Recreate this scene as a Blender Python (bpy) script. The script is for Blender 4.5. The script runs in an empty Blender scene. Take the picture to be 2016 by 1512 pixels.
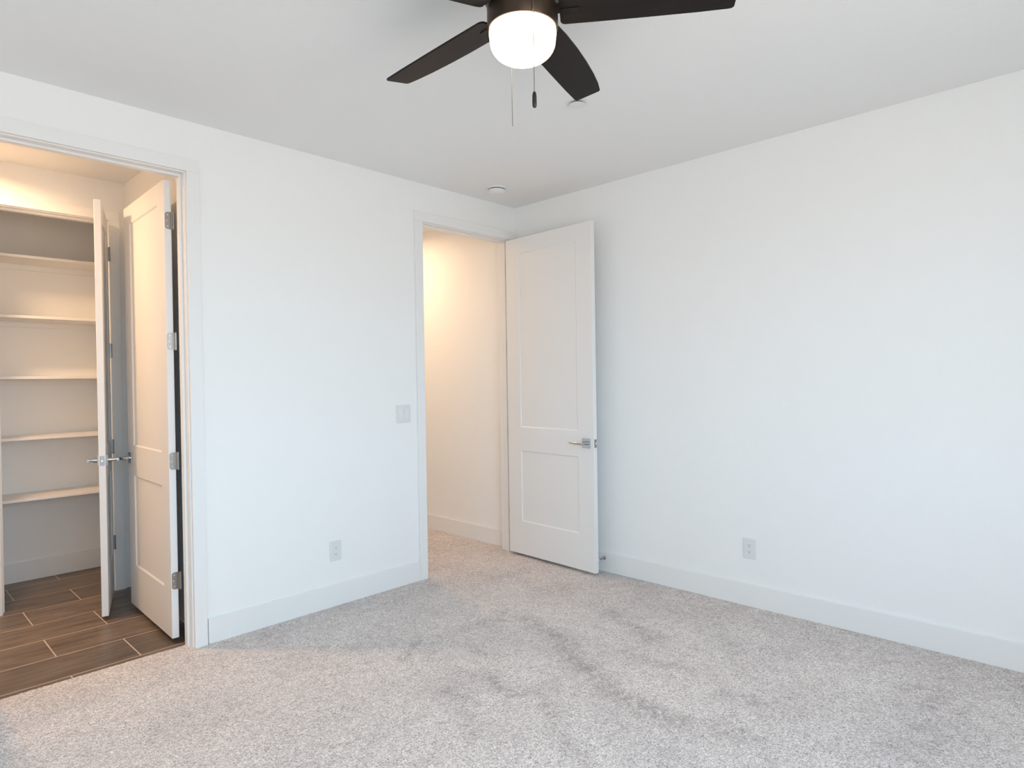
import bpy, bmesh, math, random
from mathutils import Matrix, Vector

random.seed(7)
SC = bpy.context.scene
COL = SC.collection

# ------------------------------------------------------------------ camera
cam_d = bpy.data.cameras.new('camera')
cam_d.sensor_width = 36.0
cam_d.lens = 22.2386
cam_d.clip_start = 0.05
cam = bpy.data.objects.new('camera', cam_d)
COL.objects.link(cam)
_r = Vector((0.69252481, -0.72123671, -0.01506632))
_u = Vector((0.01633516, -0.00520163, 0.99985304))
_f = Vector((0.72120909, 0.69266915, -0.00817926))
cam.matrix_world = Matrix(((_r.x, _u.x, -_f.x, -3.69125), (_r.y, _u.y, -_f.y, -3.48723),
                           (_r.z, _u.z, -_f.z, 1.37827), (0, 0, 0, 1)))
SC.camera = cam

# ------------------------------------------------------------------ exposure
SC.view_settings.view_transform = 'Standard'
SC.view_settings.look = 'None'
SC.view_settings.exposure = 0.0
SC.view_settings.gamma = 1.0
SC.view_settings.use_curve_mapping = False
SC.cycles.diffuse_bounces = 7        # white rooms: light keeps bouncing
SC.cycles.glossy_bounces = 3
SC.cycles.max_bounces = 9

# ------------------------------------------------------------------ sky through the window behind the camera
SKY = 8.0
world = bpy.data.worlds.new('sky')
SC.world = world
world.use_nodes = True
wn, wl = world.node_tree.nodes, world.node_tree.links
wn.clear()
w_out = wn.new('ShaderNodeOutputWorld')
w_bg = wn.new('ShaderNodeBackground')
w_tc = wn.new('ShaderNodeTexCoord')
w_sep = wn.new('ShaderNodeSeparateXYZ')
w_ramp = wn.new('ShaderNodeValToRGB')
wl.new(w_tc.outputs['Generated'], w_sep.inputs[0])
w_map = wn.new('ShaderNodeMapRange')
w_map.inputs[1].default_value = -1.0
w_map.inputs[2].default_value = 1.0
wl.new(w_sep.outputs['Z'], w_map.inputs[0])
wl.new(w_map.outputs[0], w_ramp.inputs[0])
e = w_ramp.color_ramp.elements
e[0].position = 0.0
e[0].color = (0.52, 0.495, 0.46, 1)
e[1].position = 1.0
e[1].color = (0.52, 0.75, 1.0, 1)
for pos, c in ((0.47, (0.60, 0.575, 0.54, 1)), (0.53, (0.66, 0.855, 1.0, 1))):
    k = e.new(pos)
    k.color = c
wl.new(w_ramp.outputs[0], w_bg.inputs[0])
w_bg.inputs[1].default_value = SKY
wl.new(w_bg.outputs[0], w_out.inputs[0])

WIN = (-4.75, -1.60, 0.85, 2.36)      # x0, x1, z0, z1 of the window opening
YB = -4.40                            # inner face of the window wall
pd = bpy.data.lights.new('window_portal', 'AREA')
pd.shape = 'RECTANGLE'
pd.size = WIN[1] - WIN[0]
pd.size_y = WIN[3] - WIN[2]
pd.cycles.is_portal = True
po = bpy.data.objects.new('window_portal', pd)
COL.objects.link(po)
po.location = ((WIN[0] + WIN[1]) / 2, YB - 0.13, (WIN[2] + WIN[3]) / 2)
po.rotation_euler = (math.radians(90), 0, 0)     # shines towards +y


def downlight(name, loc, power, color, size=0.15, spread=150):
    d = bpy.data.lights.new(name, 'AREA')
    d.shape = 'DISK'
    d.size = size
    d.energy = power
    d.color = color
    d.spread = math.radians(spread)
    o = bpy.data.objects.new(name, d)
    COL.objects.link(o)
    o.location = loc
    return o


downlight('bath_downlight', (-3.27, 0.93, 2.738), 20.5, (1.0, 0.625, 0.345), 0.15, 160)
downlight('hall_downlight', (-0.60, 1.30, 2.738), 14.5, (1.0, 0.66, 0.40), 0.15, 172)


# ------------------------------------------------------------------ materials
def mat(name, color, rough=0.5, metal=0.0, spec=0.5):
    m = bpy.data.materials.new(name)
    m.use_nodes = True
    b = m.node_tree.nodes['Principled BSDF']
    b.inputs['Base Color'].default_value = (*color, 1)
    b.inputs['Roughness'].default_value = rough
    b.inputs['Metallic'].default_value = metal
    b.inputs['Specular IOR Level'].default_value = spec
    return m


def bump(m, scale, strength, dist=0.002, detail=3.0):
    nt = m.node_tree
    b = nt.nodes['Principled BSDF']
    tc = nt.nodes.new('ShaderNodeTexCoord')
    no = nt.nodes.new('ShaderNodeTexNoise')
    no.inputs['Scale'].default_value = scale
    no.inputs['Detail'].default_value = detail
    bp = nt.nodes.new('ShaderNodeBump')
    bp.inputs['Strength'].default_value = strength
    bp.inputs['Distance'].default_value = dist
    nt.links.new(tc.outputs['Object'], no.inputs['Vector'])
    nt.links.new(no.outputs['Fac'], bp.inputs['Height'])
    nt.links.new(bp.outputs['Normal'], b.inputs['Normal'])
    return m


M = {}
M['wall'] = bump(mat('white_wall_paint', (0.88, 0.885, 0.88), 0.75, 0, 0.25), 150, 0.5, 0.0016)
M['ceiling'] = bump(mat('white_ceiling_paint', (0.86, 0.865, 0.86), 0.85, 0, 0.15), 150, 0.5, 0.0016)
M['trim'] = mat('white_trim_paint', (0.84, 0.84, 0.835), 0.38, 0, 0.4)
M['door'] = bump(mat('white_door_paint', (0.83, 0.825, 0.82), 0.42, 0, 0.4), 260, 0.08, 0.0006)
M['shelf'] = mat('white_shelf_paint', (0.87, 0.865, 0.86), 0.45, 0, 0.4)
M['plastic'] = mat('white_plastic', (0.78, 0.79, 0.80), 0.35, 0, 0.5)
M['plastic_plate'] = mat('white_plate_plastic', (0.74, 0.76, 0.765), 0.4, 0, 0.5)
M['slot'] = mat('dark_slot', (0.05, 0.05, 0.06), 0.6)
M['chrome'] = mat('polished_chrome', (0.55, 0.56, 0.58), 0.14, 1.0)
M['nickel'] = mat('satin_nickel', (0.36, 0.35, 0.345), 0.30, 1.0)
M['screw'] = mat('bright_screw', (0.85, 0.85, 0.85), 0.2, 1.0)
M['bronze'] = bump(mat('oil_rubbed_bronze', (0.050, 0.032, 0.022), 0.34, 0.7), 40, 0.05)
M['chain'] = mat('antique_chain', (0.26, 0.25, 0.24), 0.35, 0.9)
M['pendant'] = mat('black_wood_pendant', (0.012, 0.011, 0.011), 0.35)
M['grille'] = mat('detector_gap', (0.14, 0.14, 0.14), 0.8)
M['rubber'] = mat('white_rubber', (0.7, 0.7, 0.68), 0.7)


def blade_material():
    m = mat('espresso_blade', (0.030, 0.022, 0.020), 0.5, 0, 0.18)
    nt = m.node_tree
    b = nt.nodes['Principled BSDF']
    tc = nt.nodes.new('ShaderNodeTexCoord')
    mp = nt.nodes.new('ShaderNodeMapping')
    mp.inputs['Scale'].default_value = (3, 60, 60)
    no = nt.nodes.new('ShaderNodeTexNoise')
    no.inputs['Scale'].default_value = 1.0
    no.inputs['Detail'].default_value = 4
    ra = nt.nodes.new('ShaderNodeValToRGB')
    ra.color_ramp.elements[0].color = (0.009, 0.0065, 0.006, 1)
    ra.color_ramp.elements[1].color = (0.020, 0.015, 0.013, 1)
    nt.links.new(tc.outputs['Object'], mp.inputs[0])
    nt.links.new(mp.outputs[0], no.inputs['Vector'])
    nt.links.new(no.outputs['Fac'], ra.inputs[0])
    nt.links.new(ra.outputs[0], b.inputs['Base Color'])
    return m


M['blade'] = blade_material()


def bowl_material():
    m = mat('lit_frosted_glass', (0.95, 0.92, 0.85), 0.3)
    b = m.node_tree.nodes['Principled BSDF']
    b.inputs['Emission Color'].default_value = (1.0, 0.80, 0.48, 1)
    b.inputs['Emission Strength'].default_value = 7.0
    return m


M['bowl'] = bowl_material()


def tile_material():
    """wood look porcelain planks, 0.305 x 0.60 m, half offset, light grout"""
    m = mat('brown_wood_look_tile', (0.08, 0.06, 0.05), 0.36, 0, 0.4)
    nt = m.node_tree
    N, L = nt.nodes, nt.links
    b = N['Principled BSDF']
    tc = N.new('ShaderNodeTexCoord')
    mp = N.new('ShaderNodeMapping')
    # brick rows run along x; first row edge y=0.118, joints at x=-2.997 / -2.697
    mp.inputs['Location'].default_value = (2.697, -0.119 + 0.307 * 3, 0)
    L.new(tc.outputs['Object'], mp.inputs[0])
    br = N.new('ShaderNodeTexBrick')
    br.offset = 0.5
    br.offset_frequency = 2
    br.squash = 1.0
    br.inputs['Scale'].default_value = 1.0
    br.inputs['Mortar Size'].default_value = 0.0033
    br.inputs['Mortar Smooth'].default_value = 0.1
    br.inputs['Brick Width'].default_value = 0.60
    br.inputs['Row Height'].default_value = 0.307
    br.inputs['Bias'].default_value = 0.0
    br.inputs['Color1'].default_value = (0.0, 0.0, 0.0, 1)
    br.inputs['Color2'].default_value = (1.0, 1.0, 1.0, 1)
    br.inputs['Mortar'].default_value = (0.5, 0.5, 0.5, 1)
    L.new(mp.outputs[0], br.inputs['Vector'])
    mp2 = N.new('ShaderNodeMapping')
    mp2.inputs['Scale'].default_value = (2.2, 16, 1)
    L.new(tc.outputs['Object'], mp2.inputs[0])
    no = N.new('ShaderNodeTexNoise')
    no.inputs['Scale'].default_value = 1.3
    no.inputs['Detail'].default_value = 6
    no.inputs['Roughness'].default_value = 0.6
    no.inputs['Distortion'].default_value = 0.6
    L.new(mp2.outputs[0], no.inputs['Vector'])
    ra = N.new('ShaderNodeValToRGB')
    ra.color_ramp.elements[0].position = 0.30
    ra.color_ramp.elements[0].color = (0.100, 0.072, 0.052, 1)
    ra.color_ramp.elements[1].position = 0.72
    ra.color_ramp.elements[1].color = (0.235, 0.178, 0.135, 1)
    L.new(no.outputs['Fac'], ra.inputs[0])
    tone = N.new('ShaderNodeMixRGB')
    tone.blend_type = 'MULTIPLY'
    tone.inputs[0].default_value = 1.0
    rt = N.new('ShaderNodeValToRGB')
    rt.color_ramp.elements[0].color = (0.86, 0.86, 0.86, 1)
    rt.color_ramp.elements[1].color = (1.15, 1.12, 1.08, 1)
    L.new(br.outputs['Color'], rt.inputs[0])
    L.new(ra.outputs[0], tone.inputs[1])
    L.new(rt.outputs[0], tone.inputs[2])
    mx = N.new('ShaderNodeMixRGB')
    L.new(br.outputs['Fac'], mx.inputs[0])
    L.new(tone.outputs[0], mx.inputs[1])
    mx.inputs[2].default_value = (0.56, 0.46, 0.38, 1)
    L.new(mx.outputs[0], b.inputs['Base Color'])
    rr = N.new('ShaderNodeMapRange')
    rr.inputs[3].default_value = 0.36
    rr.inputs[4].default_value = 0.8
    L.new(br.outputs['Fac'], rr.inputs[0])
    L.new(rr.outputs[0], b.inputs['Roughness'])
    bp = N.new('ShaderNodeBump')
    bp.invert = True
    bp.inputs['Strength'].default_value = 0.5
    bp.inputs['Distance'].default_value = 0.0015
    L.new(br.outputs['Fac'], bp.inputs['Height'])
    L.new(bp.outputs[0], b.inputs['Normal'])
    return m


M['tile'] = tile_material()


def carpet_material():
    m = mat('grey_beige_carpet', (0.5, 0.47, 0.45), 0.95, 0, 0.05)
    nt = m.node_tree
    N, L = nt.nodes, nt.links
    b = N['Principled BSDF']
    b.inputs['Sheen Weight'].default_value = 0.12
    tc = N.new('ShaderNodeTexCoord')

    def noise(scale, detail, rough=0.5, dist=0.0, sc=(1, 1, 1)):
        mp = N.new('ShaderNodeMapping')
        mp.inputs['Scale'].default_value = sc
        L.new(tc.outputs['Object'], mp.inputs[0])
        n = N.new('ShaderNodeTexNoise')
        n.inputs['Scale'].default_value = scale
        n.inputs['Detail'].default_value = detail
        n.inputs['Roughness'].default_value = rough
        n.inputs['Distortion'].default_value = dist
        L.new(mp.outputs[0], n.inputs['Vector'])
        return n.outputs['Fac']

    def ramp(src, p0, c0, p1, c1):
        r = N.new('ShaderNodeValToRGB')
        r.color_ramp.elements[0].position = p0
        r.color_ramp.elements[0].color = (*c0, 1)
        r.color_ramp.elements[1].position = p1
        r.color_ramp.elements[1].color = (*c1, 1)
        L.new(src, r.inputs[0])
        return r.outputs[0]

    def mul(a, bb, fac=1.0):
        x = N.new('ShaderNodeMixRGB')
        x.blend_type = 'MULTIPLY'
        x.inputs[0].default_value = fac
        L.new(a, x.inputs[1])
        L.new(bb, x.inputs[2])
        return x.outputs[0]

    fine = noise(135, 3, 0.6, 1.5)
    col = ramp(fine, 0.33, (0.28, 0.247, 0.236), 0.60, (0.93, 0.858, 0.832))
    mid = noise(20, 5, 0.72, 1.2)
    col = mul(col, ramp(mid, 0.30, (0.80, 0.795, 0.795), 0.56, (1.05, 1.05, 1.05)))
    big = noise(1.5, 3, 0.6, 1.3, (1.0, 1.0, 1.0))
    col = mul(col, ramp(big, 0.30, (0.90, 0.89, 0.89), 0.62, (1.03, 1.03, 1.02)))
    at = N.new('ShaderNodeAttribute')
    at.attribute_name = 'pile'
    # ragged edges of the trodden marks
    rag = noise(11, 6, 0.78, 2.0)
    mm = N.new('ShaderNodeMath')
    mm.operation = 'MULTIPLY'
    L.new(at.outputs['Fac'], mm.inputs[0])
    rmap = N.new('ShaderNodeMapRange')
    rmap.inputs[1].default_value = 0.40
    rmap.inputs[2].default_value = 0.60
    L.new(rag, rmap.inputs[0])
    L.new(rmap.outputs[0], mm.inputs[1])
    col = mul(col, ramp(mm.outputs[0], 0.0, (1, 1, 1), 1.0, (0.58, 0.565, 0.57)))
    L.new(col, b.inputs['Base Color'])
    vo = noise(135, 3, 0.6, 1.5)
    bp = N.new('ShaderNodeBump')
    bp.inputs['Strength'].default_value = 0.55
    bp.inputs['Distance'].default_value = 0.006
    L.new(vo, bp.inputs['Height'])
    L.new(bp.outputs[0], b.inputs['Normal'])
    return m


M['carpet'] = carpet_material()


# ------------------------------------------------------------------ mesh helpers
def box(bm, x0, x1, y0, y1, z0, z1):
    v = [bm.verts.new(p) for p in ((x0, y0, z0), (x1, y0, z0), (x1, y1, z0), (x0, y1, z0),
                                   (x0, y0, z1), (x1, y0, z1), (x1, y1, z1), (x0, y1, z1))]
    for q in ((0, 3, 2, 1), (4, 5, 6, 7), (0, 1, 5, 4), (1, 2, 6, 5), (2, 3, 7, 6), (3, 0, 4, 7)):
        bm.faces.new([v[i] for i in q])
    return v


def tube(bm, pts, radii, seg=16, cap=True, squash=None):
    """round bar through pts; radii one number or one per point"""
    pts = [Vector(p) for p in pts]
    if not isinstance(radii, (list, tuple)):
        radii = [radii] * len(pts)
    rings = []
    ref = None
    for i, p in enumerate(pts):
        d = (pts[min(i + 1, len(pts) - 1)] - pts[max(i - 1, 0)]).normalized()
        if ref is None:
            ref = Vector((0, 0, 1)) if abs(d.z) < 0.9 else Vector((1, 0, 0))
        a = (ref - d * ref.dot(d)).normalized()
        ref = a
        c = d.cross(a)
        sx, sy = squash[i] if squash else (1, 1)
        rings.append([bm.verts.new(p + radii[i] * (a * sx * math.cos(t) + c * sy * math.sin(t)))
                      for t in (2 * math.pi * k / seg for k in range(seg))])
    for A, B in zip(rings, rings[1:]):
        for k in range(seg):
            bm.faces.new((A[k], A[(k + 1) % seg], B[(k + 1) % seg], B[k]))
    if cap:
        bm.faces.new(list(reversed(rings[0])))
        bm.faces.new(rings[-1])


def lathe(bm, prof, cx=0.0, cy=0.0, seg=64):
    """prof: (radius, z) pairs"""
    rings = []
    for r, z in prof:
        if r < 1e-6:
            rings.append([bm.verts.new((cx, cy, z))])
        else:
            rings.append([bm.verts.new((cx + r * math.cos(2 * math.pi * k / seg), cy + r * math.sin(2 * math.pi * k / seg), z))
                          for k in range(seg)])
    for A, B in zip(rings, rings[1:]):
        if len(A) == 1 and len(B) == 1:
            continue
        for k in range(seg):
            k2 = (k + 1) % seg
            if len(A) == 1:
                bm.faces.new((A[0], B[k], B[k2]))
            elif len(B) == 1:
                bm.faces.new((A[k], B[0], A[k2]))
            else:
                bm.faces.new((A[k], B[k], B[k2], A[k2]))


def prism(bm, outline, z0, z1):
    lo = [bm.verts.new((x, y, z0)) for x, y in outline]
    hi = [bm.verts.new((x, y, z1)) for x, y in outline]
    n = len(outline)
    bm.faces.new(list(reversed(lo)))
    bm.faces.new(hi)
    for i in range(n):
        bm.faces.new((lo[i], lo[(i + 1) % n], hi[(i + 1) % n], hi[i]))


def rounded(x0, x1, y0, y1, r, n=5):
    out = []
    for cx, cy, a0 in ((x1 - r, y1 - r, 0), (x0 + r, y1 - r, 90), (x0 + r, y0 + r, 180), (x1 - r, y0 + r, 270)):
        for k in range(n + 1):
            a = math.radians(a0 + 90 * k / n)
            out.append((cx + r * math.cos(a), cy + r * math.sin(a)))
    return out


def obj(name, bm, m, parent=None, bev=0.0, seg=2, smooth=False, mtx=None, limit=40):
    bmesh.ops.recalc_face_normals(bm, faces=bm.faces)
    if mtx is not None:
        bmesh.ops.transform(bm, matrix=mtx, verts=bm.verts)
        if mtx.determinant() < 0:
            bmesh.ops.reverse_faces(bm, faces=bm.faces)
    me = bpy.data.meshes.new(name)
    bm.to_mesh(me)
    bm.free()
    me.materials.append(M[m])
    if smooth:
        for p in me.polygons:
            p.use_smooth = True
    o = bpy.data.objects.new(name, me)
    COL.objects.link(o)
    if parent is not None:
        o.parent = parent
    if smooth:
        es = o.modifiers.new('edges', 'EDGE_SPLIT')
        es.split_angle = math.radians(38)
    if bev:
        b = o.modifiers.new('bevel', 'BEVEL')
        b.width = bev
        b.segments = seg
        b.limit_method = 'ANGLE'
        b.angle_limit = math.radians(limit)
        b.harden_normals = False
    return o


def tag(o, label, cat, group=None, kind=None):
    o['label'] = label
    o['category'] = cat
    if group:
        o['group'] = group
    if kind:
        o['kind'] = kind
    return o


def structure(name, boxes, m, label, cat, bev=0.0):
    bm = bmesh.new()
    for bx in boxes:
        box(bm, *bx)
    o = obj(name, bm, m, None, bev)
    return tag(o, label, cat, kind='structure')


def empty(name, loc=(0, 0, 0), rotz=0.0):
    o = bpy.data.objects.new(name, None)
    o.empty_display_size = 0.1
    COL.objects.link(o)
    o.location = loc
    o.rotation_euler = (0, 0, rotz)
    return o


H = 2.743
XL, XR = -4.95, 0.0          # room, left and right inner faces
WT = 0.118                   # wall_left thickness
BX = -2.39                   # bathroom right wall
BY = 1.39                    # bathroom back wall
CY = 2.13                    # linen closet back wall
HX = -1.13                   # hall left wall
HD = 2.472                   # underside of the head jambs
RD0, RD1 = -0.941, -0.071    # bedroom door opening between jambs
OD0, OD1 = -3.294, -2.488    # bathroom door opening between jambs
LD0, LD1 = -3.085, -2.500    # linen closet opening between jambs
J = 0.019

# ------------------------------------------------------------------ the setting
structure('ceiling', [(-5.1, 0.15, YB - 0.15, 3.3, H, H + 0.1)], 'ceiling',
          'flat light grey white ceiling over the whole room', 'ceiling')

structure('wall_left', [
    (XL - 0.1, OD0 - J, 0, WT, -0.01, H), (OD1 + J, RD0 - J, 0, WT, -0.01, H), (RD1 + J, 0, 0, WT, -0.01, H),
    (OD0 - J, OD1 + J, 0, WT, HD + J, H), (RD0 - J, RD1 + J, 0, WT, HD + J, H)], 'wall',
    'white wall with the bathroom opening and the bedroom door', 'wall')
structure('wall_right', [(0, 0.12, YB - 0.15, 3.3, -0.01, H)], 'wall',
          'plain white wall behind the open bedroom door', 'wall')
structure('wall_window_side', [
    (XL - 0.1, WIN[0], YB - 0.13, YB, -0.01, H), (WIN[1], 0, YB - 0.13, YB, -0.01, H),
    (WIN[0], WIN[1], YB - 0.13, YB, -0.01, WIN[2]), (WIN[0], WIN[1], YB - 0.13, YB, WIN[3], H)], 'wall',
    'white wall with the wide window, behind the camera', 'wall')
structure('wall_far_left', [(XL - 0.1, XL, YB, 0, -0.01, H)], 'wall', 'plain white wall left of the camera', 'wall')
structure('wall_hall_left', [(HX - 0.1, HX, WT, 3.3, -0.01, H)], 'wall', 'white wall on the left of the hall', 'wall')
structure('wall_hall_end', [(HX, 0, 3.2, 3.3, -0.01, H)], 'wall', 'white wall closing the hall', 'wall')
structure('wall_bathroom_right', [(BX, BX + 0.11, WT, 2.25, -0.01, H)], 'wall',
          'white bathroom wall behind the open panelled door', 'wall')
structure('wall_bathroom_left', [(-4.3, -4.2, WT, 2.25, -0.01, H)], 'wall', 'white bathroom wall out of view at left', 'wall')
structure('wall_bathroom_back', [
    (-4.2, LD0 - J, BY, BY + 0.11, -0.01, H), (LD1 + J, BX, BY, BY + 0.11, -0.01, H),
    (LD0 - J, LD1 + J, BY, BY + 0.11, HD + J, H)], 'wall',
    'white wall above and beside the linen closet opening', 'wall')
structure('wall_linen_closet_back', [(-3.45, BX, CY, CY + 0.1, -0.01, H)], 'wall',
          'white back wall of the linen closet behind the shelves', 'wall')
structure('wall_linen_closet_left', [(-3.45, -3.35, BY + 0.11, CY, -0.01, H)], 'wall',
          'white left side wall of the linen closet', 'wall')


# carpet: grid so that the trodden marks can live on the pile
STROKES = [
    ([(-1.05, -1.02), (-1.11, -1.34), (-1.27, -1.53), (-1.33, -1.71), (-1.41, -1.88), (-1.42, -2.05), (-1.44, -2.21)], 0.042, 0.9),
    ([(-1.38, -2.33), (-1.35, -2.5)], 0.04, 0.6),
    ([(-0.65, -1.33), (-0.71, -1.53), (-0.79, -1.7)], 0.039, 0.8),
    ([(-1.04, -1.69), (-1.03, -1.81), (-1.03, -1.91), (-1.01, -2.02)], 0.028, 0.7),
    ([(-1.43, -0.86), (-1.29, -0.88), (-1.16, -0.94)], 0.033, 0.7),
    ([(-1.61, -0.78), (-1.84, -0.95)], 0.019, 0.7),
    ([(-1.49, -1.09), (-1.53, -1.2)], 0.028, 0.6),
    ([(-1.67, -1.35), (-1.72, -1.57), (-1.61, -1.61)], 0.028, 0.8),
    ([(-1.91, -1.32), (-1.86, -1.37), (-1.98, -1.54), (-2.06, -1.68)], 0.033, 0.6),
    ([(-1.63, -1.63), (-1.71, -1.77), (-1.83, -1.93), (-1.88, -2.08)], 0.021, 0.7),
    ([(-1.08, -2.28), (-1.09, -2.39)], 0.031, 0.6),
    ([(-0.39, -1.55), (-0.3, -1.8)], 0.045, 0.5),
    ([(-0.58, -2.05), (-0.52, -2.33)], 0.046, 0.35),
    ([(-1.3, -1.5), (-1.53, -1.62), (-1.61, -1.61)], 0.021, 0.4),
    ([(-1.01, -0.84), (-1.38, -1.04)], 0.037, 0.3),
    ([(-0.53, -0.54), (-0.66, -0.77), (-0.44, -0.84)], 0.052, 0.45),
    ([(-0.46, -2.88), (-0.78, -3.0), (-1.16, -2.9)], 0.065, 0.5),
    ([(-0.7, 0.08), (-0.62, -0.34), (-0.38, -0.4)], 0.05, 0.35),
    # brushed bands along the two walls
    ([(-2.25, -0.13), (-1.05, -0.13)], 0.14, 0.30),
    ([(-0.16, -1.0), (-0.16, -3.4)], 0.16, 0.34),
]


def seg_dist(px, py, a, b):
    ax, ay = a
    bx, by = b
    dx, dy = bx - ax, by - ay
    t = max(0.0, min(1.0, ((px - ax) * dx + (py - ay) * dy) / (dx * dx + dy * dy)))
    return math.hypot(px - ax - t * dx, py - ay - t * dy)


BOXED = [(p, w, a, (min(q[0] for q in p) - 4 * w, max(q[0] for q in p) + 4 * w, min(q[1] for q in p) - 4 * w, max(q[1] for q in p) + 4 * w))
         for p, w, a in STROKES]


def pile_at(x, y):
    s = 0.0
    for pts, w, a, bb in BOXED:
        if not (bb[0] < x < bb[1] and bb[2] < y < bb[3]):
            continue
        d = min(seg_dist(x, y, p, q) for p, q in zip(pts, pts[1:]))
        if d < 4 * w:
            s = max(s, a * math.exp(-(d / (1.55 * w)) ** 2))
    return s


CE = 0.086      # carpet edge at the tile


def carpet():
    bm = bmesh.new()
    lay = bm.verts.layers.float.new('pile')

    def grid(x0, x1, y0, y1, step, edge=False):
        nx, ny = max(1, round((x1 - x0) / step)), max(1, round((y1 - y0) / step))
        vs = []
        for j in range(ny + 1):
            row = []
            for i in range(nx + 1):
                x, y = x0 + (x1 - x0) * i / nx, y0 + (y1 - y0) * j / ny
                v = bm.verts.new((x, y, 0))
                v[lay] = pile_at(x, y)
                row.append(v)
            vs.append(row)
        for j in range(ny):
            for i in range(nx):
                bm.faces.new((vs[j][i], vs[j][i + 1], vs[j + 1][i + 1], vs[j + 1][i]))
        return vs
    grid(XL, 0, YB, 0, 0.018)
    grid(RD0 - J, RD1 + J, 0, WT, 0.03)
    grid(HX, 0, WT, 3.2, 0.06)
    # strip under the bathroom opening with its rolled, slightly ragged edge
    n = 90
    xs = [OD0 - J + (OD1 + J - OD0 + J) * i / n for i in range(n + 1)]
    rows = [[bm.verts.new((x, 0.0, 0.0)) for x in xs]]
    jit = [random.uniform(-0.0035, 0.0035) for _ in xs]
    for dy, dz in ((-0.012, 0.0), (-0.004, -0.002), (0.0, -0.007), (-0.001, -0.012)):
        rows.append([bm.verts.new((x, CE + j + dy, dz)) for x, j in zip(xs, jit)])
    for A, B in zip(rows, rows[1:]):
        for i in range(n):
            bm.faces.new((A[i], A[i + 1], B[i + 1], B[i]))
    bmesh.ops.remove_doubles(bm, verts=bm.verts, dist=0.0004)
    o = obj('floor', bm, 'carpet')
    return tag(o, 'light grey beige cut pile carpet with darker trodden marks', 'carpet', kind='structure')


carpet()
structure('floor_subfloor', [(-5.1, 0.15, YB - 0.15, 3.3, -0.12, -0.012)], 'trim', 'hidden slab under the carpet', 'floor')
structure('floor_bathroom', [(-4.3, BX, 0.07, CY, -0.014, -0.0025)], 'tile',
          'dark brown wood look tile floor with pale grout lines', 'tile floor')

BH, BT = 0.133, 0.014


def baseboard(name, boxes, label):
    structure(name, boxes, 'trim', label, 'baseboard', bev=0.002)


baseboard('baseboard_left', [(-2.4125, -1.0105, -BT, 0, 0, BH)], 'white baseboard between the bathroom opening and the bedroom door')
baseboard('baseboard_left_end', [(XL + BT, -3.366, -BT, 0, 0, BH)], 'white baseboard left of the bathroom opening')
baseboard('baseboard_right', [(-BT, 0, YB + BT, -0.001, 0, BH)], 'long white baseboard along the right wall')
baseboard('baseboard_back', [(XL, 0, YB, YB + BT, 0, BH)], 'white baseboard under the window')
baseboard('baseboard_far_left', [(XL, XL + BT, YB + BT, -0.001, 0, BH)], 'white baseboard along the wall left of the camera')
baseboard('baseboard_hall', [(-BT, 0, WT + 0.019, 3.2, 0, BH)], 'white baseboard along the right wall of the hall')
baseboard('baseboard_hall_left', [(HX, HX + BT, WT + 0.019, 3.2, 0, BH)], 'white baseboard along the left wall of the hall')
baseboard('baseboard_closet', [(-3.35, BX, CY - BT, CY, -0.006, BH)], 'white baseboard on the linen closet back wall')

CW, CT = 0.0635, 0.018


def casing(name, x0, x1, yw, out, z0, label, right_w=CW):
    """flat casing boards round an opening; yw wall face, out = -1 / +1 side it sits on"""
    a, b = (yw - CT, yw) if out < 0 else (yw, yw + CT)
    r = 0.006
    structure(name, [(x0 - r - CW, x0 - r, a, b, z0, HD + r), (x1 + r, x1 + r + right_w, a, b, z0, HD + r),
                     (x0 - r - CW, x1 + r + right_w, a, b, HD + r, HD + r + CW)], 'trim', label, 'door casing', bev=0.0015)


def jamb(name, x0, x1, y0, y1, s0, s1, z0, label):
    """lining boards and the door stop (s0..s1 in y)"""
    st = 0.012
    structure(name, [(x0 - J, x0, y0, y1, z0, HD), (x1, x1 + J, y0, y1, z0, HD), (x0 - J, x1 + J, y0, y1, HD, HD + J),
                     (x0, x0 + st, s0, s1, z0, HD - st), (x1 - st, x1, s0, s1, z0, HD - st),
                     (x0, x1, s0, s1, HD - st, HD)], 'trim', label, 'door frame', bev=0.0012)


casing('trim_1', RD0, RD1, 0, -1, 0, 'white flat casing around the bedroom door', 0.0625)
casing('trim_2', RD0, RD1, WT, 1, 0, 'white casing on the hall side of the bedroom door', 0.0625)
jamb('trim_3', RD0, RD1, 0, WT, 0.038, 0.074, 0, 'white door frame with stop of the bedroom door')
casing('trim_4', OD0, OD1, 0, -1, 0, 'white flat casing around the bathroom opening')
casing('trim_5', OD0, OD1, WT, 1, -0.006, 'white casing on the bathroom side of its opening')
jamb('trim_6', OD0, OD1, 0, WT, 0.042, 0.079, -0.006, 'white door frame with stop of the bathroom opening')
casing('trim_7', LD0, LD1, BY, -1, -0.006, 'white flat casing around the linen closet opening')
jamb('trim_8', LD0, LD1, BY, BY + 0.11, BY + 0.04, BY + 0.076, -0.006, 'white door frame with stop of the linen closet')

# the window behind the camera
bm = bmesh.new()
fw = 0.05
for bx in ((WIN[0], WIN[0] + fw, WIN[2], WIN[3]), (WIN[1] - fw, WIN[1], WIN[2], WIN[3]),
           (WIN[0] + fw, WIN[1] - fw, WIN[2], WIN[2] + fw), (WIN[0] + fw, WIN[1] - fw, WIN[3] - fw, WIN[3]),
           ((WIN[0] + WIN[1]) / 2 - 0.03, (WIN[0] + WIN[1]) / 2 + 0.03, WIN[2] + fw, WIN[3] - fw)):
    box(bm, bx[0], bx[1], YB - 0.10, YB - 0.05, bx[2], bx[3])
tag(obj('window_1', bm, 'trim', None, 0.002), 'white framed window behind the camera', 'window', kind='structure')


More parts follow.
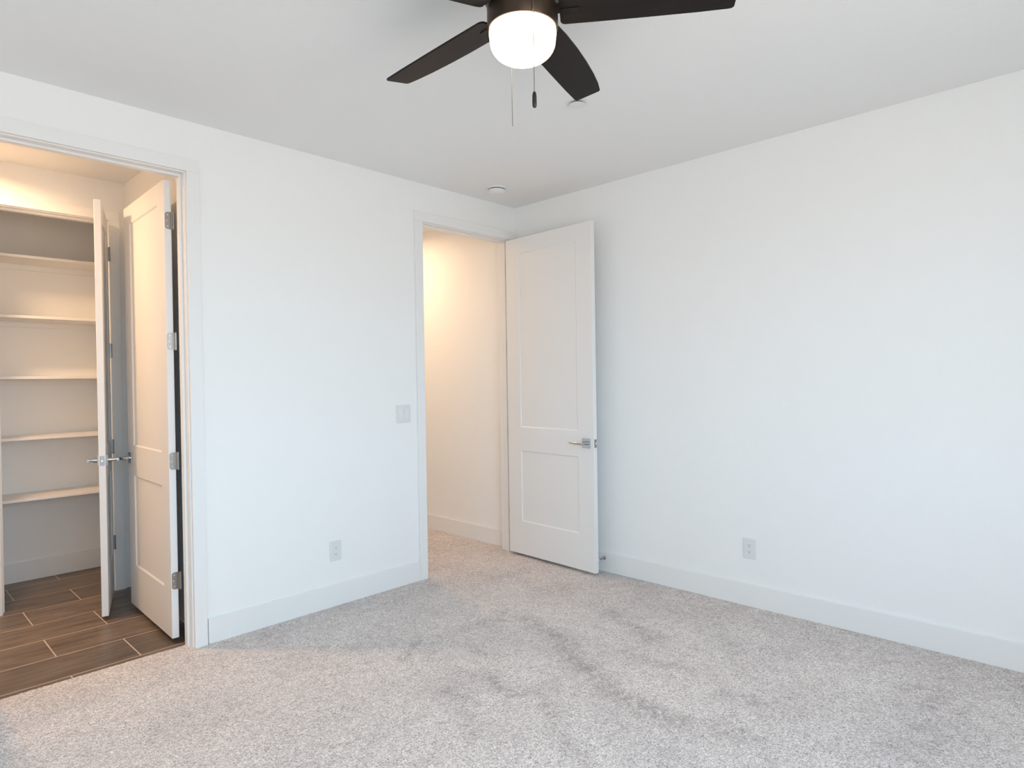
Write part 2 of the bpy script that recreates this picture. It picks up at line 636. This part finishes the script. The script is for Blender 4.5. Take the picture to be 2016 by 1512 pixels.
# ------------------------------------------------------------------ doors
def door_slab(name, W, Ht, y0, y1, stile, loc, ang):
    """two panel slab; local x from hinge edge, local y thickness, local z up"""
    bm = bmesh.new()
    s = [0, stile, W - stile, W]
    z = [0.0, 0.255, 0.803, 0.983, 2.326, Ht]
    dep, sl = 0.007, 0.0085
    for yf, sg in ((y0, 1), (y1, -1)):
        vs = [[bm.verts.new((x, yf, zz)) for x in s] for zz in z]
        for j in range(5):
            for i in range(3):
                if i == 1 and j in (1, 3):
                    o = [vs[j][i], vs[j][i + 1], vs[j + 1][i + 1], vs[j + 1][i]]
                    c = [bm.verts.new((v.co.x + dx, yf + sg * dep, v.co.z + dz)) for v, (dx, dz) in
                         zip(o, ((sl, sl), (-sl, sl), (-sl, -sl), (sl, -sl)))]
                    for k in range(4):
                        bm.faces.new((o[k], o[(k + 1) % 4], c[(k + 1) % 4], c[k]))
                    bm.faces.new(c)
                else:
                    bm.faces.new((vs[j][i], vs[j][i + 1], vs[j + 1][i + 1], vs[j + 1][i]))
        if yf == y0:
            A = vs
        else:
            B = vs
    for i in range(3):
        bm.faces.new((A[0][i], A[0][i + 1], B[0][i + 1], B[0][i]))
        bm.faces.new((A[5][i], A[5][i + 1], B[5][i + 1], B[5][i]))
    for j in range(5):
        bm.faces.new((A[j][0], A[j + 1][0], B[j + 1][0], B[j][0]))
        bm.faces.new((A[j][3], A[j + 1][3], B[j + 1][3], B[j][3]))
    o = obj(name, bm, 'door', None, 0.0025, 2, limit=60)
    o.location = loc
    o.rotation_euler = (0, 0, ang)
    return o


def lever_set(door, s, zz, yf, ny):
    """square rose with a lever pointing to the hinge side, on face yf with outward ny"""
    bm = bmesh.new()
    q = 0.033
    box(bm, s - q, s + q, min(yf, yf + ny * 0.009), max(yf, yf + ny * 0.009), zz - q, zz + q)
    h = obj('door_handle', bm, 'chrome', door, 0.0015)
    bm = bmesh.new()
    tube(bm, [(s, yf + ny * 0.008, zz), (s, yf + ny * 0.030, zz)], 0.0135, 20)
    tube(bm, [(s, yf + ny * 0.030, zz), (s, yf + ny * 0.060, zz)], 0.0085, 20)
    tube(bm, [(s + 0.008, yf + ny * 0.058, zz), (s - 0.03, yf + ny * 0.059, zz), (s - 0.075, yf + ny * 0.057, zz),
              (s - 0.118, yf + ny * 0.052, zz)], [0.0100, 0.0100, 0.0085, 0.006], 16,
         squash=[(1, 0.8), (0.95, 0.6), (0.8, 0.5), (0.7, 0.45)])
    obj('lever', bm, 'chrome', h, 0, smooth=True)
    return h


def latch(door, W, zz, ym):
    bm = bmesh.new()
    box(bm, W - 0.001, W + 0.0012, ym - 0.0125, ym + 0.0125, zz - 0.0285, zz + 0.0285)
    p = obj('latch_plate', bm, 'nickel', door, 0.0005)
    bm = bmesh.new()
    box(bm, W + 0.0012, W + 0.009, ym - 0.007, ym + 0.007, zz - 0.010, zz + 0.010)
    obj('latch_bolt', bm, 'screw', p, 0.003)


def hinge(door, zz, pin, leaf_y0, leaf_y1, rnd=True):
    """leaf let into the hinge edge of the slab plus its knuckle; pin = local xy of the pin"""
    hh = 0.0455
    bm = bmesh.new()
    # knuckle in five barrels
    n = 5
    for k in range(n):
        a, b = zz - hh + 2 * hh * k / n + 0.0006, zz - hh + 2 * hh * (k + 1) / n - 0.0006
        tube(bm, [(pin[0], pin[1], a), (pin[0], pin[1], b)], 0.0068, 16)
    tube(bm, [(pin[0], pin[1], zz - hh - 0.002), (pin[0], pin[1], zz + hh + 0.002)], 0.0045, 12)
    kn = obj('hinge', bm, 'nickel', door, 0, smooth=True)
    # leaf plate: outline in (y, z), thickness along -x
    bm = bmesh.new()
    ya, yb = leaf_y0, leaf_y1
    far, near = (ya, yb) if abs(pin[1] - yb) < abs(pin[1] - ya) else (yb, ya)
    r = 0.014
    sg = 1 if far < near else -1
    pts = [(near, zz - hh), (near, zz + hh)]
    for k in range(7):
        a = math.pi / 2 * k / 6
        pts.append((far + sg * (r - r * math.sin(a)), zz + hh - r + r * math.cos(a)))
    for k in range(7):
        a = math.pi / 2 * k / 6
        pts.append((far + sg * (r - r * math.cos(a)), zz - hh + r - r * math.sin(a)))
    lo = [bm.verts.new((0.0005, y, z)) for y, z in pts]
    hi = [bm.verts.new((-0.0022, y, z)) for y, z in pts]
    bm.faces.new(lo)
    bm.faces.new(hi)
    for i in range(len(pts)):
        k = (i + 1) % len(pts)
        bm.faces.new((lo[i], lo[k], hi[k], hi[i]))
    # strap from the leaf round to the barrel
    box(bm, min(-0.0022, pin[0]), max(0.0, pin[0]) if pin[0] > 0 else -0.0002, min(near, pin[1]), max(near, pin[1]), zz - hh, zz + hh)
    obj('hinge_leaf', bm, 'nickel', kn)
    for yy, z2 in ((far + sg * 0.013, zz + 0.030), (far + sg * 0.009, zz), (far + sg * 0.013, zz - 0.030)):
        bm = bmesh.new()
        tube(bm, [(-0.002, yy, z2), (-0.0034, yy, z2)], [0.0042, 0.0030], 12)
        obj('hinge_screw', bm, 'screw', kn, 0, smooth=True)
    return kn


HZ = [2.245, 1.605, 0.968, 0.330]

# bedroom door, swung open against the right wall
zb = 0.020
ang = math.atan2(-0.866, -0.040)
d1 = door_slab('door_1', 0.864, 2.443, 0.0, 0.035, 0.142, (-0.115, -0.003, zb), ang)
tag(d1, 'white two panel bedroom door standing open in front of the right wall', 'door', kind='structure')
lever_set(d1, 0.800, 0.921 - zb, 0.0, -1)
lever_set(d1, 0.800, 0.921 - zb, 0.035, 1)
latch(d1, 0.864, 0.921 - zb, 0.0175)
for hz in HZ:
    hinge(d1, hz - zb, (-0.006, 0.041), 0.006, 0.035)

# bathroom door, swung into the bathroom
ang = math.atan2(0.798, 0.022)
d2 = door_slab('door_2', 0.800, 2.438, -0.035, 0.0, 0.125, (-2.540, 0.147, 0.024), ang)
tag(d2, 'white two panel bathroom door swung inwards, four hinges on its edge', 'door', kind='structure')
lever_set(d2, 0.733, 0.931 - 0.024, 0.0, 1)
lever_set(d2, 0.733, 0.931 - 0.024, -0.035, -1)
latch(d2, 0.800, 0.931 - 0.024, -0.0175)
for hz in HZ:
    hinge(d2, hz - 0.024, (-0.009, -0.043), -0.030, -0.003)

# linen closet door, seen nearly edge on
ang = math.atan2(-0.542, -0.165)
d3 = door_slab('door_3', 0.568, 2.440, -0.035, 0.0, 0.105, (-2.5085, 1.343, 0.022), ang)
tag(d3, 'narrow white linen closet door seen edge on with levers on both faces', 'door', kind='structure')
lever_set(d3, 0.506, 0.934 - 0.022, 0.0, 1)
lever_set(d3, 0.506, 0.934 - 0.022, -0.035, -1)
latch(d3, 0.568, 0.934 - 0.022, -0.0175)
for hz in HZ:
    hinge(d3, hz - 0.022, (-0.006, 0.006), -0.029, 0.0)

# ------------------------------------------------------------------ linen closet shelves
SH = [(2.258, 'topmost white shelf in the linen closet'),
      (1.853, 'second white shelf from the top in the linen closet'),
      (1.444, 'middle white shelf of five in the linen closet'),
      (1.034, 'second white shelf from the bottom in the linen closet'),
      (0.624, 'lowest white shelf in the linen closet')]
first = None
for zt, lab in SH:
    if first is None:
        bm = bmesh.new()
        box(bm, -3.348, BX - 0.002, 1.80, CY - 0.001, -0.019, 0)
        first = obj('closet_shelf', bm, 'shelf', None, 0.002)
        bm = bmesh.new()
        box(bm, -3.348, BX - 0.002, CY - 0.019, CY - 0.001, -0.057, -0.019)
        cl = obj('shelf_cleat', bm, 'shelf', first, 0.0015)
        s = first
    else:
        s = first.copy()
        COL.objects.link(s)
        c2 = cl.copy()
        COL.objects.link(c2)
        c2.parent = s
    s.location = (0, 0, zt)
    tag(s, lab, 'shelf', 'shelves of the linen closet')

# ------------------------------------------------------------------ ceiling fan
FX, FY = -2.212, -2.136
fan = empty('ceiling_fan', (FX, FY, H))
tag(fan, 'dark bronze ceiling fan with espresso blades and a lit white bowl', 'ceiling fan')
ZR = 2.480 - H
bm = bmesh.new()
lathe(bm, [(0.0, 0), (0.082, 0), (0.082, -0.012), (0.074, -0.040), (0.050, -0.052), (0.050, -0.060),
           (0.104, -0.068), (0.124, -0.085), (0.128, -0.115), (0.128, -0.150), (0.118, -0.176), (0.100, -0.190), (0.0, -0.190)])
obj('motor_housing', bm, 'bronze', fan, 0, smooth=True)
bm = bmesh.new()
lathe(bm, [(0.0, ZR + 0.082), (0.100, ZR + 0.082), (0.109, ZR + 0.076), (0.112, ZR + 0.066), (0.1115, ZR + 0.064),
           (0.1115, ZR + 0.000), (0.1085, ZR - 0.004), (0.104, ZR - 0.004), (0.104, ZR + 0.01), (0.0, ZR + 0.01)])
obj('light_fitter', bm, 'bronze', fan, 0, smooth=True)
bm = bmesh.new()
prof = [(0.1035, ZR + 0.002), (0.1055, ZR - 0.008), (0.1060, ZR - 0.020), (0.1035, ZR - 0.040)]
for k in range(1, 13):
    a = math.pi / 2 * k / 12
    prof.append((0.1035 * math.cos(a) ** 0.75 if k < 12 else 0.0, ZR - 0.040 - 0.062 * math.sin(a)))
lathe(bm, prof)
obj('light_bowl', bm, 'bowl', fan, 0, smooth=True)


def blade_mesh():
    bm = bmesh.new()
    lead = [(0.119, 0.0710), (0.128, 0.0745), (0.25, 0.0790), (0.40, 0.0830), (0.54, 0.0860), (0.635, 0.0858)]
    tip = [(0.6455, 0.0840), (0.6505, 0.0790), (0.6515, 0.0740), (0.6545, -0.0120), (0.6525, -0.0185), (0.6475, -0.0220)]
    trail = [(0.60, -0.0330), (0.52, -0.0445), (0.42, -0.0535), (0.32, -0.0590), (0.22, -0.0600), (0.138, -0.0565), (0.124, -0.0520), (0.118, -0.0450), (0.1145, 0.0620)]
    out = lead + tip + trail
    prism(bm, out, -0.0032, 0.0032)
    return bm


def bracket_mesh():
    bm = bmesh.new()
    prism(bm, rounded(0.118, 0.178, 0.006, 0.024, 0.003, 3), -0.0062, -0.0030)
    return bm


b0 = None
for k in range(5):
    az = math.radians(15.9 + 72 * k)
    if b0 is None:
        b0 = obj('fan_blade', blade_mesh(), 'blade', fan, 0.0012)
        br0 = obj('blade_bracket', bracket_mesh(), 'blade', b0, 0.0008)
        ba0 = bmesh.new()
        box(ba0, 0.07, 0.155, -0.006, 0.034, 0.0032, 0.0090)
        arm0 = obj('blade_arm', ba0, 'bronze', b0, 0.002)
        b = b0
    else:
        b = b0.copy()
        COL.objects.link(b)
        b.parent = fan
        for src in (br0, arm0):
            c2 = src.copy()
            COL.objects.link(c2)
            c2.parent = b
    b.rotation_mode = 'XYZ'
    b.matrix_local = Matrix.Translation((0, 0, ZR + 0.058)) @ Matrix.Rotation(az, 4, 'Z') @ Matrix.Rotation(math.radians(-11.5), 4, 'X')


def chain(x, y, z0, z1, pend):
    bm = bmesh.new()
    n = int((z0 - z1) / 0.0042)
    for k in range(n):
        zc = z0 - (z0 - z1) * (k + 0.5) / n
        bmesh.ops.create_icosphere(bm, subdivisions=1, radius=0.0018, matrix=Matrix.Translation((x, y, zc)))
    tube(bm, [(x, y, z0), (x, y, z1)], 0.0009, 6)
    c = obj('pull_chain', bm, 'chain', fan, 0, smooth=True)
    if pend:
        bm = bmesh.new()
        lathe(bm, [(0.0, z1 + 0.002), (0.0035, z1 + 0.002), (0.0058, z1 - 0.004), (0.0066, z1 - 0.016), (0.0068, z1 - 0.030),
                   (0.0060, z1 - 0.041), (0.0040, z1 - 0.0445), (0.0, z1 - 0.0445)], x, y, 20)
        obj('chain_pendant', bm, 'pendant', c, 0, smooth=True)
    return c


_v = Vector((0.7212, 0.6927, 0)).normalized()
_s = Vector((0.6925, -0.7212, 0)).normalized()
p = -_v * 0.1135 + _s * 0.0295
chain(p.x, p.y, ZR + 0.040, 2.229 - H, True)
p = _v * 0.107 - _s * 0.0355
chain(p.x, p.y, ZR + 0.040, 2.217 - H, False)

# ------------------------------------------------------------------ ceiling devices
sd = empty('smoke_detector', (-0.490, -0.290, H))
tag(sd, 'round white smoke detector on the ceiling near the corner', 'smoke detector')
bm = bmesh.new()
lathe(bm, [(0.0, 0), (0.068, 0), (0.069, -0.004), (0.069, -0.009), (0.0655, -0.013), (0.0, -0.013)])
obj('base', bm, 'plastic', sd, 0, smooth=True)
bm = bmesh.new()
lathe(bm, [(0.0, -0.012), (0.057, -0.012), (0.057, -0.020), (0.0, -0.020)])
obj('vent_gap', bm, 'grille', sd, 0, smooth=True)
bm = bmesh.new()
lathe(bm, [(0.0, -0.019), (0.0605, -0.019), (0.0615, -0.024), (0.058, -0.034), (0.046, -0.043), (0.024, -0.048), (0.0, -0.049)])
obj('cover', bm, 'plastic', sd, 0, smooth=True)

sp = empty('sprinkler_cover', (-1.178, -1.551, H))
tag(sp, 'small flat white round sprinkler cover on the ceiling by a fan blade tip', 'sprinkler cover')
bm = bmesh.new()
lathe(bm, [(0.0, -0.009), (0.0405, -0.009), (0.0415, -0.0105), (0.0405, -0.0125), (0.0, -0.013)], seg=48)
obj('cover_disc', bm, 'plastic', sp, 0, smooth=True)
bm = bmesh.new()
lathe(bm, [(0.0, 0.0), (0.032, 0.0), (0.032, -0.0095), (0.0, -0.0095)], seg=40)
obj('cover_rim', bm, 'grille', sp, 0, smooth=True)


# ------------------------------------------------------------------ wall devices
def wall_frame(o, facing):
    """local x along the wall, local y out of the wall, local z up"""
    if facing == 'left':          # sits on wall_left, looks to -y
        o.rotation_euler = (0, 0, math.pi)
    else:                         # sits on wall_right, looks to -x
        o.rotation_euler = (0, 0, math.pi / 2)


def plate(bm, w, h, t=0.006):
    box(bm, -w / 2, w / 2, 0, t, -h / 2, h / 2)


sw = empty('light_switch', (-1.125, 0, 1.153))
wall_frame(sw, 'left')
tag(sw, 'white double rocker light switch beside the bedroom door casing', 'light switch')
bm = bmesh.new()
plate(bm, 0.118, 0.120)
obj('wall_plate', bm, 'plastic_plate', sw, 0.003)
for i, (cx, tilt) in enumerate(((0.023, 5), (-0.023, -5))):
    bm = bmesh.new()
    box(bm, cx - 0.0165, cx + 0.0165, 0.002, 0.0085, -0.0335, 0.0335)
    bmesh.ops.rotate(bm, verts=bm.verts, cent=(cx, 0.006, 0), matrix=Matrix.Rotation(math.radians(tilt), 3, 'X'))
    obj('rocker', bm, 'plastic', sw, 0.001)


def outlet(loc, facing, label):
    t = empty('wall_outlet', loc)
    wall_frame(t, facing)
    tag(t, label, 'outlet', 'duplex outlets')
    bm = bmesh.new()
    plate(bm, 0.079, 0.121)
    obj('wall_plate', bm, 'plastic_plate', t, 0.003)
    for cz in (0.0195, -0.0195):
        bm = bmesh.new()
        lo = []
        for k in range(28):
            a = 2 * math.pi * k / 28
            lo.append((0.0172 * math.cos(a), max(-0.0125, min(0.0125, 0.0172 * math.sin(a)))))
        v0 = [bm.verts.new((x, 0.004, cz + z)) for x, z in lo]
        v1 = [bm.verts.new((x, 0.0078, cz + z)) for x, z in lo]
        bm.faces.new(v0)
        bm.faces.new(v1)
        for i in range(28):
            k = (i + 1) % 28
            bm.faces.new((v0[i], v0[k], v1[k], v1[i]))
        bmesh.ops.remove_doubles(bm, verts=bm.verts, dist=1e-6)
        rc = obj('receptacle', bm, 'plastic', t)
        bm = bmesh.new()
        box(bm, -0.0075, -0.0055, 0.007, 0.0082, cz - 0.001, cz + 0.007)
        box(bm, 0.0055, 0.0075, 0.007, 0.0082, cz, cz + 0.007)
        tube(bm, [(0, 0.007, cz - 0.0062), (0, 0.0082, cz - 0.0062)], 0.0028, 12)
        obj('slots', bm, 'slot', rc)
    bm = bmesh.new()
    tube(bm, [(0, 0.005, 0), (0, 0.0072, 0)], 0.003, 12)
    obj('screw', bm, 'plastic', t)
    return t


outlet((-1.653, 0, 0.337), 'left', 'white duplex outlet low on the wall between bathroom opening and bedroom door')
outlet((0, -1.889, 0.344), 'right', 'white duplex outlet low on the right wall above the long baseboard')

ds = empty('door_stop', (-BT, -0.842, 0.097))
tag(ds, 'small metal door stop on the baseboard behind the open door', 'door stop')
bm = bmesh.new()
tube(bm, [(0, 0, 0), (-0.003, 0, 0), (-0.008, 0, 0), (-0.014, 0, 0), (-0.070, 0, 0)], [0.0125, 0.0125, 0.009, 0.0055, 0.0045], 20)
obj('rod', bm, 'nickel', ds, 0, smooth=True)
bm = bmesh.new()
tube(bm, [(-0.066, 0, 0), (-0.070, 0, 0), (-0.082, 0, 0)], [0.007, 0.0078, 0.0072], 20)
obj('rubber_tip', bm, 'rubber', ds, 0, smooth=True)
